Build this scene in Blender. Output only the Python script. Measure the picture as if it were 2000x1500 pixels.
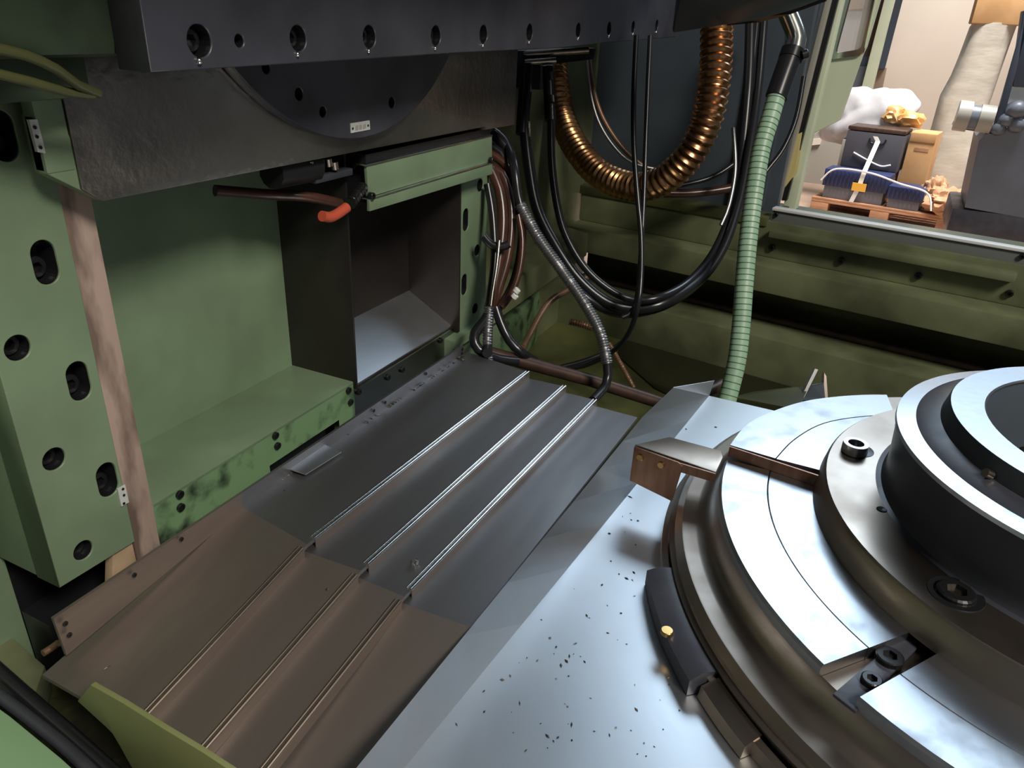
import bpy, bmesh, math, random
from mathutils import Vector, Matrix, noise
random.seed(7)
for o in list(bpy.data.objects): bpy.data.objects.remove(o)
SC = bpy.context.scene
COL = SC.collection
# ---------------------------------------------------------------- camera
F = 1480.0
_d = Vector((-140, 3050, F)).normalized()
_a = Vector((800, -690, F)); _a = (_a - _d * _a.dot(_d)).normalized()
WX = _a; WZ = -_d; WY = WZ.cross(WX)
ROT = Matrix((WX, WY, WZ))                     # picture axes (right, down, forward) -> world
CAM = Vector((0, 0, .45))
cd = bpy.data.cameras.new('camera'); cam = bpy.data.objects.new('camera', cd); COL.objects.link(cam)
cr = ROT @ Vector((1, 0, 0)); cu = -(ROT @ Vector((0, 1, 0))); cb = -(ROT @ Vector((0, 0, 1)))
cam.matrix_world = Matrix(((cr.x, cu.x, cb.x, CAM.x), (cr.y, cu.y, cb.y, CAM.y), (cr.z, cu.z, cb.z, CAM.z), (0, 0, 0, 1)))
cd.sensor_width = 36; cd.lens = F / 2000 * 36; cd.clip_start = .01; cd.clip_end = 200
SC.camera = cam
# ---------------------------------------------------------------- world, lamps of the hall, exposure
w = bpy.data.worlds.new('hall_light'); SC.world = w; w.use_nodes = True
bg = w.node_tree.nodes['Background']; bg.inputs[0].default_value = (.80, .88, 1.0, 1); bg.inputs[1].default_value = .085
def area(name, loc, target, size, energy, color, sy=None, spread=None):
    l = bpy.data.lights.new(name, 'AREA'); l.energy = energy; l.color = color; l.size = size
    if sy: l.shape = 'RECTANGLE'; l.size_y = sy
    o = bpy.data.objects.new(name, l); COL.objects.link(o); o.location = loc
    o.rotation_euler = (Vector(target) - Vector(loc)).to_track_quat('-Z', 'Y').to_euler()
    if spread: l.spread = math.radians(spread)
    return o
area('hall_ceiling_lamp', (-.7, -2.1, 2.7), (.5, .5, .1), .8, 104, (1.0, .93, .82))
area('hall_ceiling_lamp', (5.2, -.7, 3.4), (.8, 0, 0), 4.0, 128, (.66, .83, 1.0), 1.8)
area('hall_ceiling_lamp', (6.6, -1.2, 5.4), (7.4, -.2, -1), 3.0, 225, (1.0, .96, .92), 2.0, 76)
area('hall_ceiling_lamp', (11.6, -.8, 5.6), (13.2, -.2, -.6), 3.0, 190, (1.0, .96, .92), 2.0, 90)
SC.view_settings.view_transform = 'Standard'; SC.view_settings.look = 'None'
SC.view_settings.exposure = 0.22; SC.view_settings.gamma = 1.0; SC.view_settings.use_curve_mapping = False
# ---------------------------------------------------------------- placing helpers
def ray(px, py): return (ROT @ Vector((px - 1000, py - 750, F)))
def onz(px, py, z): r = ray(px, py); return CAM + r * ((z - CAM.z) / r.z)
def ony(px, py, y): r = ray(px, py); return CAM + r * ((y - CAM.y) / r.y)
def onx(px, py, x): r = ray(px, py); return CAM + r * ((x - CAM.x) / r.x)
def dep(px, py, d): return CAM + ray(px, py) * (d / F)
# ---------------------------------------------------------------- materials
def mat(name, c1, c2=None, metal=0.0, rough=.5, scale=12, bump=0.0, bscale=None, r2=None, spec=.5, stretch=None, fac=(.35, .65), coat=0.0, detail=4):
    m = bpy.data.materials.new(name); m.use_nodes = True
    nt = m.node_tree; N = nt.nodes; b = N['Principled BSDF']
    b.inputs['Metallic'].default_value = metal; b.inputs['Roughness'].default_value = rough
    b.inputs['Base Color'].default_value = (*c1, 1)
    b.inputs['Specular IOR Level'].default_value = spec
    b.inputs['Coat Weight'].default_value = coat; b.inputs['Coat Roughness'].default_value = .15
    g = N.new('ShaderNodeNewGeometry'); vec = g.outputs['Position']
    if stretch:
        mp = N.new('ShaderNodeMapping'); mp.inputs['Scale'].default_value = stretch
        nt.links.new(vec, mp.inputs['Vector']); vec = mp.outputs['Vector']
    if c2 or r2 is not None:
        n = N.new('ShaderNodeTexNoise'); n.inputs['Scale'].default_value = scale; n.inputs['Detail'].default_value = detail
        nt.links.new(vec, n.inputs['Vector'])
        mr = N.new('ShaderNodeMapRange'); mr.inputs[1].default_value = fac[0]; mr.inputs[2].default_value = fac[1]
        nt.links.new(n.outputs['Fac'], mr.inputs[0])
        if c2:
            mx = N.new('ShaderNodeMix'); mx.data_type = 'RGBA'
            mx.inputs[6].default_value = (*c1, 1); mx.inputs[7].default_value = (*c2, 1)
            nt.links.new(mr.outputs[0], mx.inputs[0]); nt.links.new(mx.outputs[2], b.inputs['Base Color'])
        if r2 is not None:
            rr = N.new('ShaderNodeMapRange'); rr.inputs[3].default_value = rough; rr.inputs[4].default_value = r2
            nt.links.new(mr.outputs[0], rr.inputs[0]); nt.links.new(rr.outputs[0], b.inputs['Roughness'])
    if bump:
        n2 = N.new('ShaderNodeTexNoise'); n2.inputs['Scale'].default_value = bscale or scale * 4; n2.inputs['Detail'].default_value = 5
        nt.links.new(vec, n2.inputs['Vector'])
        bp = N.new('ShaderNodeBump'); bp.inputs['Strength'].default_value = bump; bp.inputs['Distance'].default_value = .004
        nt.links.new(n2.outputs['Fac'], bp.inputs['Height']); nt.links.new(bp.outputs['Normal'], b.inputs['Normal'])
    return m
M = {}
M['green'] = mat('green_paint', (.190, .268, .165), (.145, .208, .125), rough=.36, r2=.5, scale=9, bump=.05, bscale=60)
M['greendirty'] = mat('green_paint_worn', (.165, .28, .14), (.03, .045, .028), rough=.4, scale=26, fac=(.45, .62), bump=.08, bscale=60)
M['palegreen'] = mat('pale_green_paint', (.66, .71, .52), (.60, .65, .48), rough=.45, scale=4)
M['mint'] = mat('mint_paint', (.24, .40, .22), (.08, .13, .06), rough=.5, scale=18, fac=(.56, .78))
M['shadedgreen'] = mat('shaded_green_casting', (.060, .095, .052), (.025, .035, .022), rough=.45, scale=12, bump=.1, bscale=60)  # casting green made darker in the colour itself to stand for shade
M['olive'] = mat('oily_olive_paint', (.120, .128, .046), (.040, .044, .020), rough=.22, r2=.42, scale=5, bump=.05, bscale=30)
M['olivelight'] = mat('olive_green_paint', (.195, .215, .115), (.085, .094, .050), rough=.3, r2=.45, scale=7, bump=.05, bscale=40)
M['oil'] = mat('oil_pool', (.018, .019, .010), rough=.10, spec=.5)
M['grease'] = mat('greasy_floor_dirt', (.030, .027, .016), (.10, .11, .04), rough=.4, scale=22, fac=(.5, .75), bump=.5, bscale=60)
M['steel'] = mat('brushed_cover_steel', (.37, .36, .365), (.25, .243, .248), metal=.93, rough=.36, r2=.48, scale=7, bump=.015, bscale=220, stretch=(.6, 3, 3))
M['steelapron'] = mat('warm_reflection_cover_steel', (.34, .29, .255), (.24, .20, .175), metal=.86, rough=.44, r2=.56, scale=7, bump=.015, bscale=220, stretch=(.6, 3, 3))  # cover steel with the warm reflection of the near slope put into the colour
M['wiper'] = mat('bright_wiper_steel', (.78, .77, .75), (.6, .59, .57), metal=1, rough=.22, scale=40)
M['sheet'] = mat('bright_sheet_steel', (.78, .81, .84), (.70, .73, .76), metal=1, rough=.36, r2=.46, scale=5, bump=.01, bscale=150)
M['ground'] = mat('ground_steel', (.52, .54, .57), (.38, .39, .42), metal=1, rough=.32, r2=.44, scale=24, fac=(.5, .75), bump=.02, bscale=120)
M['turned'] = mat('turned_steel', (.46, .39, .33), (.34, .28, .23), metal=1, rough=.28, r2=.4, scale=12)
M['castdark'] = mat('oily_dark_casting', (.056, .058, .074), (.034, .035, .046), rough=.33, r2=.45, scale=14, bump=.08, bscale=70, spec=.5)
M['castmid'] = mat('oil_wet_skirt_sheet', (.42, .395, .36), (.16, .15, .14), metal=.95, rough=.30, r2=.42, scale=5, bump=.25, bscale=110)
M['black'] = mat('black_steel', (.012, .012, .014), rough=.35)
M['boltblack'] = mat('black_oxide_bolt', (.030, .030, .032), metal=.6, rough=.28)
M['darkpanel'] = mat('dark_blue_grey_paint', (.072, .088, .108), (.056, .070, .086), rough=.4, scale=6, bump=.03, bscale=60)
M['darksheet'] = mat('black_brown_sheet', (.050, .042, .038), (.026, .022, .021), rough=.30, r2=.42, scale=9, metal=.5)
M['glosssheet'] = mat('oil_glossy_sheet', (.34, .35, .36), (.26, .26, .27), metal=1, rough=.26, scale=10)
M['primer'] = mat('worn_pink_primer', (.40, .30, .25), (.15, .105, .085), rough=.6, scale=34, stretch=(1, 1, .3), fac=(.44, .60), bump=.15, bscale=90)
M['primerlow'] = mat('sand_filler', (.42, .30, .19), (.30, .2, .12), rough=.7, scale=40)
M['tag'] = mat('pale_name_plate', (.58, .60, .58), (.48, .5, .48), rough=.4, scale=60)
M['ink'] = mat('dark_print', (.03, .03, .03), rough=.6)
M['rubber'] = mat('black_rubber', (.014, .014, .017), rough=.28, spec=.5)
M['brownhose'] = mat('brown_hydraulic_hose', (.075, .030, .020), (.045, .020, .015), rough=.28, scale=30)
M['copper'] = mat('copper_conduit', (.52, .29, .13), (.30, .14, .07), metal=1, rough=.28, scale=14)
M['coil'] = mat('steel_coil_guard', (.42, .42, .43), metal=1, rough=.42)
M['sillgrey'] = mat('grey_sill_paint', (.15, .16, .155), rough=.4)
M['guard'] = mat('olive_guard_paint', (.235, .255, .105), (.19, .205, .08), rough=.45, scale=6)
M['greenhose'] = mat('mint_green_hose', (.33, .50, .35), (.27, .43, .29), rough=.42, scale=20)
M['ringgap'] = mat('dark_hose_groove', (.05, .10, .07), rough=.6)
M['pipe'] = mat('rusty_brown_pipe', (.085, .048, .034), (.05, .03, .024), metal=.3, rough=.42, scale=30)
M['rod'] = mat('tan_copper_tube', (.34, .21, .14), (.24, .14, .09), metal=.6, rough=.35, scale=20)
M['chrome'] = mat('plated_elbow', (.62, .63, .58), metal=1, rough=.2)
M['fitting'] = mat('zinc_fitting', (.58, .53, .47), metal=1, rough=.25)
M['orange'] = mat('orange_red_grip', (.50, .085, .045), rough=.45)
M['white'] = mat('white_plastic', (.75, .75, .73), rough=.4)
M['brownsteel'] = mat('brown_reflection_steel', (.33, .19, .13), (.25, .135, .09), metal=.85, rough=.34, scale=18, stretch=(6, 6, 1))  # steel with the warm brown reflection put into its base colour
M['brass'] = mat('brass_screw', (.55, .36, .14), metal=1, rough=.25)
M['chip'] = mat('dark_swarf', (.05, .042, .036), (.3, .27, .23), metal=.7, rough=.4, scale=200, fac=(.5, .7))
M['floor'] = mat('hall_concrete', (.36, .25, .185), (.29, .20, .15), rough=.45, scale=3)
M['hallwall'] = mat('hall_wall_plaster', (.62, .58, .52), rough=.8)
M['beige'] = mat('beige_cabinet_paint', (.76, .68, .58), (.72, .64, .55), rough=.5, scale=1.5)
M['wood'] = mat('pallet_wood', (.50, .26, .15), (.38, .19, .10), rough=.65, scale=10, stretch=(1, 1, 4))
M['darkcase'] = mat('graphite_case', (.07, .07, .085), rough=.45)
M['bluecrate'] = mat('navy_crate', (.022, .032, .095), rough=.42)
M['greyedge'] = mat('grey_crate_base', (.16, .165, .19), rough=.5)
M['card'] = mat('cardboard', (.55, .33, .15), (.46, .26, .11), rough=.75, scale=5)
M['paperbag'] = mat('crumpled_kraft_paper', (.52, .29, .16), (.36, .18, .09), rough=.7, scale=8, bump=.4, bscale=18)
M['film'] = mat('translucent_white_film', (.64, .64, .66), (.52, .52, .54), rough=.3, scale=5, bump=.35, bscale=14)
M['wrap'] = mat('cream_stretch_wrap', (.60, .56, .48), (.48, .45, .38), rough=.35, scale=4, stretch=(1, 1, 3), bump=.4, bscale=11)
M['amber'] = mat('amber_parts', (.55, .24, .06), (.7, .45, .2), rough=.4, scale=9)
M['strap'] = mat('white_strap', (.78, .77, .72), rough=.5)
M['yellow'] = mat('yellow_label', (.8, .42, .05), rough=.5)
M['greymachine'] = mat('blue_grey_machine_paint', (.15, .165, .195), (.12, .13, .155), rough=.4, scale=3)
M['motor'] = mat('grey_motor_paint', (.36, .34, .29), rough=.4)
M['yellowpost'] = mat('yellow_post_paint', (.62, .50, .20), (.5, .42, .18), rough=.45, scale=4)
M['bluepole'] = mat('dark_blue_pole', (.06, .075, .11), rough=.45)
def glassmat():
    m = bpy.data.materials.new('window_glass'); m.use_nodes = True; b = m.node_tree.nodes['Principled BSDF']
    b.inputs['Base Color'].default_value = (.9, .95, .93, 1); b.inputs['Roughness'].default_value = .05
    b.inputs['Transmission Weight'].default_value = 1; b.inputs['IOR'].default_value = 1.02; b.inputs['Alpha'].default_value = .2
    return m
M['glass'] = glassmat()
# ---------------------------------------------------------------- object helpers
def wloc(o):
    v = Vector((0, 0, 0))
    while o: v = v + Vector(o.location); o = o.parent
    return v
def link(name, me, m, parent=None, smooth=False, loc=None, rot=None):
    if m is not None and not me.materials: me.materials.append(M[m] if isinstance(m, str) else m)
    if smooth:
        me.polygons.foreach_set('use_smooth', [True] * len(me.polygons))
        try: me.set_sharp_from_angle(angle=math.radians(38))
        except Exception: pass
    o = bpy.data.objects.new(name, me); COL.objects.link(o)
    if loc is None:
        vs = [v.co for v in me.vertices]
        c = Vector([(min(v[i] for v in vs) + max(v[i] for v in vs)) / 2 for i in range(3)])
        c.z = min(v[2] for v in vs)
        me.transform(Matrix.Translation(-c)); loc = c
    if rot is not None: o.rotation_euler = rot
    if parent: o.parent = parent; o.location = Vector(loc) - wloc(parent)
    else: o.location = loc
    return o
def meshof(bm, name='m'):
    me = bpy.data.meshes.new(name); bmesh.ops.recalc_face_normals(bm, faces=bm.faces); bm.to_mesh(me); bm.free(); return me
def tag(o, label, cat, group=None, kind=None):
    o['label'] = label; o['category'] = cat
    if group: o['group'] = group
    if kind: o['kind'] = kind
    return o
def struct(o, label=None):
    o['kind'] = 'structure'
    if label: o['label'] = label
    return o
def thing(name, loc, label, cat, group=None):
    o = bpy.data.objects.new(name, None); COL.objects.link(o); o.location = loc; o.empty_display_size = .05
    return tag(o, label, cat, group)
def bevelbm(bm, w, seg=2):
    if w: bmesh.ops.bevel(bm, geom=[e for e in bm.edges if len(e.link_faces) == 2 and e.calc_face_angle(0) > .5], offset=w, segments=seg, affect='EDGES', profile=.6)
def box(name, p0, p1, m, parent=None, bev=0.0, yaw=0.0):
    bm = bmesh.new(); bmesh.ops.create_cube(bm, size=1)
    p0 = Vector(p0); p1 = Vector(p1); s = p1 - p0; c = (p0 + p1) / 2
    for v in bm.verts: v.co = Vector((v.co.x * abs(s.x), v.co.y * abs(s.y), v.co.z * abs(s.z)))
    bevelbm(bm, bev)
    if yaw: bmesh.ops.rotate(bm, verts=bm.verts, cent=(0, 0, 0), matrix=Matrix.Rotation(yaw, 3, 'Z'))
    bmesh.ops.translate(bm, verts=bm.verts, vec=c)
    return link(name, meshof(bm), m, parent, smooth=bool(bev))
def slab(name, pts, thick, m, parent=None, bev=0.0, smooth=False):
    """flat polygon of world points given a thickness vector"""
    bm = bmesh.new(); t = Vector(thick)
    a = [bm.verts.new(Vector(p)) for p in pts]; b = [bm.verts.new(Vector(p) + t) for p in pts]
    bm.faces.new(a); bm.faces.new(b[::-1]); n = len(a)
    for i in range(n): bm.faces.new((a[i], b[i], b[(i + 1) % n], a[(i + 1) % n]))
    bmesh.ops.recalc_face_normals(bm, faces=bm.faces); bevelbm(bm, bev)
    return link(name, meshof(bm), m, parent, smooth=smooth or bool(bev))
def holed(name, outline, holes, y0, y1, m, parent=None, bev=0.0):
    """plate in the XZ plane between y0 (front) and y1 with through holes"""
    cu_ = bpy.data.curves.new('c', 'CURVE'); cu_.dimensions = '2D'; cu_.fill_mode = 'BOTH'; cu_.extrude = abs(y1 - y0) / 2 - bev; cu_.bevel_depth = bev; cu_.bevel_resolution = 1
    for loop in [outline] + holes:
        s = cu_.splines.new('POLY'); s.points.add(len(loop) - 1); s.use_cyclic_u = True
        for p, q in zip(s.points, loop): p.co = (q[0], q[1], 0, 1)
    t = bpy.data.objects.new('t', cu_); COL.objects.link(t)
    me = bpy.data.meshes.new_from_object(t.evaluated_get(bpy.context.evaluated_depsgraph_get()))
    bpy.data.objects.remove(t); bpy.data.curves.remove(cu_)
    me.transform(Matrix(((1, 0, 0, 0), (0, 0, -1, (y0 + y1) / 2), (0, 1, 0, 0), (0, 0, 0, 1)))); me.materials.clear()
    return link(name, me, m, parent)
def circ(cx, cz, r, n=24): return [(cx + r * math.cos(2 * math.pi * i / n), cz + r * math.sin(2 * math.pi * i / n)) for i in range(n)]
def stadium(cx, cz, r, h, n=12):
    """upright slot, total height h"""
    k = h / 2 - r
    return [(cx + r * math.cos(math.pi * i / n), cz + k + r * math.sin(math.pi * i / n)) for i in range(n + 1)] + [(cx - r * math.cos(math.pi * i / n), cz - k - r * math.sin(math.pi * i / n)) for i in range(n + 1)]
def cup(name, loop, y0, y1, m, parent):
    """lining of a pocket: side wall and floor"""
    cx_ = sum(p[0] for p in loop) / len(loop); cz_ = sum(p[1] for p in loop) / len(loop)
    hx_ = max(abs(p[0] - cx_) for p in loop); hz_ = max(abs(p[1] - cz_) for p in loop)
    loop = [(cx_ + (p[0] - cx_) * (hx_ - .0012) / hx_, cz_ + (p[1] - cz_) * (hz_ - .0012) / hz_) for p in loop]
    bm = bmesh.new(); a = [bm.verts.new((p[0], y0, p[1])) for p in loop]; b = [bm.verts.new((p[0], y1, p[1])) for p in loop]; n = len(a)
    for i in range(n): bm.faces.new((a[i], b[i], b[(i + 1) % n], a[(i + 1) % n]))
    bm.faces.new(b)
    return link(name, meshof(bm), m, parent)
def lathe(name, prof, c, m, parent=None, a0=0, a1=360, n=128, smooth=True):
    bm = bmesh.new(); full = abs(a1 - a0) >= 360; k = n if full else n + 1; rings = []
    for r, z in prof:
        rings.append([bm.verts.new((c[0] + r * math.cos(math.radians(a0 + (a1 - a0) * i / n)), c[1] + r * math.sin(math.radians(a0 + (a1 - a0) * i / n)), z)) for i in range(k)])
    for j in range(len(rings) - 1):
        for i in range(n if full else n):
            i2 = (i + 1) % k
            if not full and i2 == 0: continue
            bm.faces.new((rings[j][i], rings[j][i2], rings[j + 1][i2], rings[j + 1][i]))
    if not full:
        for i in (0, k - 1):
            try: bm.faces.new([r[i] for r in rings])
            except Exception: pass
    bmesh.ops.remove_doubles(bm, verts=bm.verts, dist=1e-6)
    return link(name, meshof(bm), m, parent, smooth=smooth)
def spline(pts, step=.01):
    P = [Vector(p) for p in pts]; out = []
    for i in range(len(P) - 1):
        p0 = P[max(i - 1, 0)]; p1 = P[i]; p2 = P[i + 1]; p3 = P[min(i + 2, len(P) - 1)]
        n = max(2, int((p2 - p1).length / step))
        for k in range(n):
            t = k / n
            out.append(.5 * ((2 * p1) + (p2 - p0) * t + (2 * p0 - 5 * p1 + 4 * p2 - p3) * t * t + (3 * p1 - p0 - 3 * p2 + p3) * t ** 3))
    out.append(P[-1]); return out
def tubemesh(path, rad, n=12, cap=True):
    bm = bmesh.new(); rings = []; up = None
    for i, p in enumerate(path):
        t = (path[min(i + 1, len(path) - 1)] - path[max(i - 1, 0)]).normalized()
        if up is None: up = t.orthogonal().normalized()
        up = (up - t * up.dot(t)).normalized(); s = t.cross(up)
        r = rad(i) if callable(rad) else rad
        rings.append([bm.verts.new(p + (up * math.cos(2 * math.pi * k / n) + s * math.sin(2 * math.pi * k / n)) * r) for k in range(n)])
    for a, b in zip(rings, rings[1:]):
        for k in range(n): bm.faces.new((a[k], a[(k + 1) % n], b[(k + 1) % n], b[k]))
    if cap: bm.faces.new(rings[0][::-1]); bm.faces.new(rings[-1])
    return meshof(bm)
def tube(name, pts, r, m, parent=None, step=.012, n=12, straight=False):
    path = [Vector(p) for p in pts] if straight else spline(pts, step)
    return link(name, tubemesh(path, r, n), m, parent, smooth=True)
def ribbed(name, pts, r, amp, pitch, m, parent=None, n=20, sharp=1.0):
    path = spline(pts, pitch / 6); L = [0]
    for a, b in zip(path, path[1:]): L.append(L[-1] + (b - a).length)
    return link(name, tubemesh(path, lambda i: r - amp + 2 * amp * (.5 + .5 * math.cos(2 * math.pi * L[i] / pitch)) ** sharp, n), m, parent, smooth=True)
def hexring(r, n=6, ph=0): return [(r * math.cos(ph + 2 * math.pi * i / n), r * math.sin(ph + 2 * math.pi * i / n)) for i in range(n)]
def boltmesh(r, h, sock=.55):
    """socket head cap screw, axis +Z, underside at 0"""
    n = 24; bm = bmesh.new()
    R0 = [bm.verts.new((r * math.cos(2 * math.pi * i / n), r * math.sin(2 * math.pi * i / n), 0)) for i in range(n)]
    R1 = [bm.verts.new((r * math.cos(2 * math.pi * i / n), r * math.sin(2 * math.pi * i / n), h * .88)) for i in range(n)]
    R2 = [bm.verts.new((r * .88 * math.cos(2 * math.pi * i / n), r * .88 * math.sin(2 * math.pi * i / n), h)) for i in range(n)]
    H1 = []; 
    for i in range(n):
        a = 2 * math.pi * i / n; q = (a % (math.pi / 3)) - math.pi / 6; rr = sock * r * math.cos(math.pi / 6) / math.cos(q)
        H1.append((rr * math.cos(a), rr * math.sin(a)))
    A = [bm.verts.new((x, y, h)) for x, y in H1]; B = [bm.verts.new((x, y, h * .4)) for x, y in H1]
    for a, b in ((R0, R1), (R1, R2), (R2, A), (A, B)):
        for i in range(n): bm.faces.new((a[i], a[(i + 1) % n], b[(i + 1) % n], b[i]))
    bm.faces.new(B); bm.faces.new(R0[::-1])
    me = meshof(bm, 'bolt'); me.materials.append(M['boltblack']); return me
def inst(name, me, parent, loc, rot=(0, 0, 0), scale=1.0):
    o = bpy.data.objects.new(name, me); COL.objects.link(o); o.parent = parent
    o.location = Vector(loc) - wloc(parent) if parent else loc; o.rotation_euler = rot; o.scale = (scale,) * 3; return o
FACE_Y = (math.pi / 2, 0, 0)           # +Z axis turned to point along -Y
# ================================================================= THE SETTING
struct(box('floor', (-6, -12, -1.16), (26, 10, -1.10), 'floor'))
hw = struct(box('wall_back', (25.9, -12, -1.1), (26.1, 10, 5.5), 'hallwall'))
# ---- sump of the machine
E9 = Vector((math.sin(math.radians(9)), math.cos(math.radians(9)), 0)); N9 = Vector((E9.y, -E9.x, 0))   # along and away, back wall
def bk(s, t, z): return Vector((1.60, .05, 0)) + E9 * s + N9 * t + Vector((0, 0, z))       # s along (+ = left), t depth (+ = away)
sump = thing('sump_basin', (1.3, .2, -.30), 'olive green oily sump basin below the cables and the window', 'basin')
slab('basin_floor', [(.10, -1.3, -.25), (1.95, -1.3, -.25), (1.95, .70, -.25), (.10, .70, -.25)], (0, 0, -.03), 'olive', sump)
def backbar(name, s0, s1, t0, t1, z0, z1, m, parent, bev=.004):
    return slab(name, [bk(s0, t0, z0), bk(s1, t0, z0), bk(s1, t1, z0), bk(s0, t1, z0)], (0, 0, z1 - z0), m, parent, bev)
backbar('lower_ledge', -1.2, .64, .0, .30, -.28, -.153, 'olivelight', sump)
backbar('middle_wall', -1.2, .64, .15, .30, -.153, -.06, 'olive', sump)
backbar('upper_ledge', -1.2, .64, .02, .30, -.062, -.004, 'olivelight', sump)
backbar('upper_wall', -1.2, .64, .09, .30, -.004, .075, 'olivelight', sump)
tube('ledge_pipe', [bk(-1.2, .105, -.145), bk(.3, .105, -.145), bk(.56, .09, -.145)], .009, 'pipe', sump, straight=True)
for s in (.152, .006, -.142, -.30):
    inst('bolt', boltmesh(.007, .007), sump, bk(s, .089, .020), (math.pi / 2, 0, math.radians(-99)))
# side of the basin along the machine column
slab('side_ledge', [(1.12, .585, -.06), (1.68, .60, -.06), (1.72, .70, -.06), (1.12, .70, -.06)], (0, 0, .056), 'olivelight', sump, .004)
slab('side_wall', [(1.10, .67, -.25), (1.86, .67, -.25), (1.86, .72, -.25), (1.10, .72, -.25)], (0, 0, .85), 'olivelight', sump, .002)
slab('side_step', [(1.06, .60, -.25), (1.30, .63, -.25), (1.55, .66, -.25), (1.55, .69, -.25), (1.06, .69, -.25)], (0, 0, .13), 'greendirty', sump, .006)
slab('oil_pool', [bk(-.9, -.002, -.249), bk(.44, -.002, -.249), bk(.40, -.10, -.249), bk(.26, -.20, -.249), bk(.10, -.25, -.249), bk(-.2, -.33, -.249), bk(-.9, -.40, -.249)], (0, 0, .003), 'oil', sump)
# ---- back panel and window frame of the enclosure
enc = thing('enclosure_back_panel', bk(.42, .15, .06), 'dark blue-grey enclosure panel behind the copper coloured conduit', 'panel')
backbar('panel_sheet', .172, .66, .14, .16, .075, .66, 'darkpanel', enc, .002)
for s0, s1 in ((.262, .280), (.200, .206)): backbar('panel_rib', s0, s1, .128, .142, .09, .66, 'darkpanel', enc, .002)
backbar('panel_ledge', .172, .66, .085, .25, .062, .082, 'olive', enc, .003)
sill = thing('window_sill_guard', bk(-.25, .10, .05), 'grey sill sheet with bright top edge under the window opening', 'sill')
backbar('sill_sheet', -1.2, .166, .095, .110, .060, .098, 'sillgrey', sill, .001)
backbar('sill_foot', -.302, .158, .062, .100, .046, .062, 'olivelight', sill, .004)
backbar('sill_edge', -1.2, .168, .090, .114, .098, .104, 'white', sill, .0015)
for s in (.158, -.30): inst('screw', boltmesh(.005, .005), sill, bk(s, .094, .090), (math.pi / 2, 0, math.radians(-99)))
# ---- posts and door leaf left of the window opening
dr = thing('sliding_door_leaf', bk(.12, .30, .10), 'pale green door leaf with a rounded window beside the opening', 'door')
def onb(px, py, t):
    r = ray(px, py); k = (t - (CAM - Vector((1.60, .05, 0))).dot(N9)) / r.dot(N9); return CAM + r * k
def bpoly(name, pts, t, th, m, parent, bev=0.0): return slab(name, [onb(x, y, t) for x, y in pts], N9 * th, m, parent, bev)
def bring(name, outer, inner, t, th, m, parent):
    bm = bmesh.new(); n = len(outer)
    A = [bm.verts.new(onb(x, y, t)) for x, y in outer]; B = [bm.verts.new(onb(x, y, t)) for x, y in inner]
    A2 = [bm.verts.new(v.co + N9 * th) for v in A]; B2 = [bm.verts.new(v.co + N9 * th) for v in B]
    for i in range(n):
        j = (i + 1) % n
        for q in ((A[i], A[j], B[j], B[i]), (A2[i], B2[i], B2[j], A2[j]), (A[i], A2[i], A2[j], A[j]), (B[i], B[j], B2[j], B2[i])): bm.faces.new(q)
    return link(name, meshof(bm), m, parent)
def rrect(p, rr, n=4):
    """rounded quadrilateral through four corners"""
    out = []; P = [Vector((x, y)) for x, y in p]
    for i in range(4):
        a, b, c = P[i - 1], P[i], P[(i + 1) % 4]; u = (a - b).normalized() * rr; v = (c - b).normalized() * rr
        for k in range(n + 1):
            t = k / n; out.append(tuple((b + u) * (1 - t) ** 2 + b * 2 * t * (1 - t) + (b + v) * t ** 2))
    return out
T0 = .30
leaf_out = [(1628, -60), (1735, -60), (1728, -30), (1716, 10), (1690, 92), (1638, 235), (1585, 262), (1572, 262)]
win = [(1644, -60), (1722, -60), (1689, 106), (1626, 114)]
# leaf as four bands round its window
bpoly('leaf_lower', [(1626, 116), (1683, 106), (1638, 235), (1585, 262), (1570, 262), (1612, 116)], T0, .02, 'palegreen', dr)
bpoly('leaf_stile', [(1658, -60), (1664, -60), (1626, 116), (1612, 116)], T0, .02, 'palegreen', dr)
bpoly('leaf_edge', [(1722, -60), (1734, -60), (1690, 92), (1683, 106)], T0, .02, 'palegreen', dr)
bring('window_gasket', rrect([(1664, -60), (1722, -60), (1684, 108), (1622, 116)], 9), rrect([(1672, -50), (1716, -50), (1681, 96), (1631, 104)], 9), T0 - .008, .012, 'chrome', dr)
bpoly('window_pane', rrect([(1672, -50), (1716, -50), (1681, 96), (1631, 104)], 9), T0 + .006, .004, 'glass', dr)
po = thing('door_post', onb(1545, 400, .24), 'narrow pale green and yellow post at the left of the window opening', 'post')
bpoly('post_face', [(1636, -60), (1658, -60), (1588, 245), (1552, 410), (1528, 410), (1560, 262)], .24, .03, 'palegreen', po, .002)
bpoly('post_foot', [(1546, 268), (1566, 258), (1552, 340), (1528, 372), (1512, 392)], .22, .02, 'yellowpost', po, .002)
rl = thing('door_guide_rail', onb(1530, 380, .19), 'dark narrow guide rails running up beside the pale green post', 'rail')
for i, (a, b, c_, t, m) in enumerate((((1597, -30), (1492, 385), 7, .19, 'pipe'), ((1606, -30), (1502, 388), 8, .20, 'darkpanel'), ((1620, -30), (1514, 392), 10, .21, 'motor'), ((1634, -30), (1526, 392), 10, .225, 'black'))):
    bpoly('rail_strip', [a, (a[0] + c_, a[1]), (b[0] + c_, b[1]), b], t, .012, m, rl, .001)
sd = thing('enclosure_side_sheet', onb(1560, 200, .17), 'brownish dark sheet between the enclosure panel and the guide rails', 'sheet')
bpoly('sheet', [(1520, -60), (1612, -60), (1512, 396), (1470, 396)], .175, .006, 'darksheet', sd)
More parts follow.
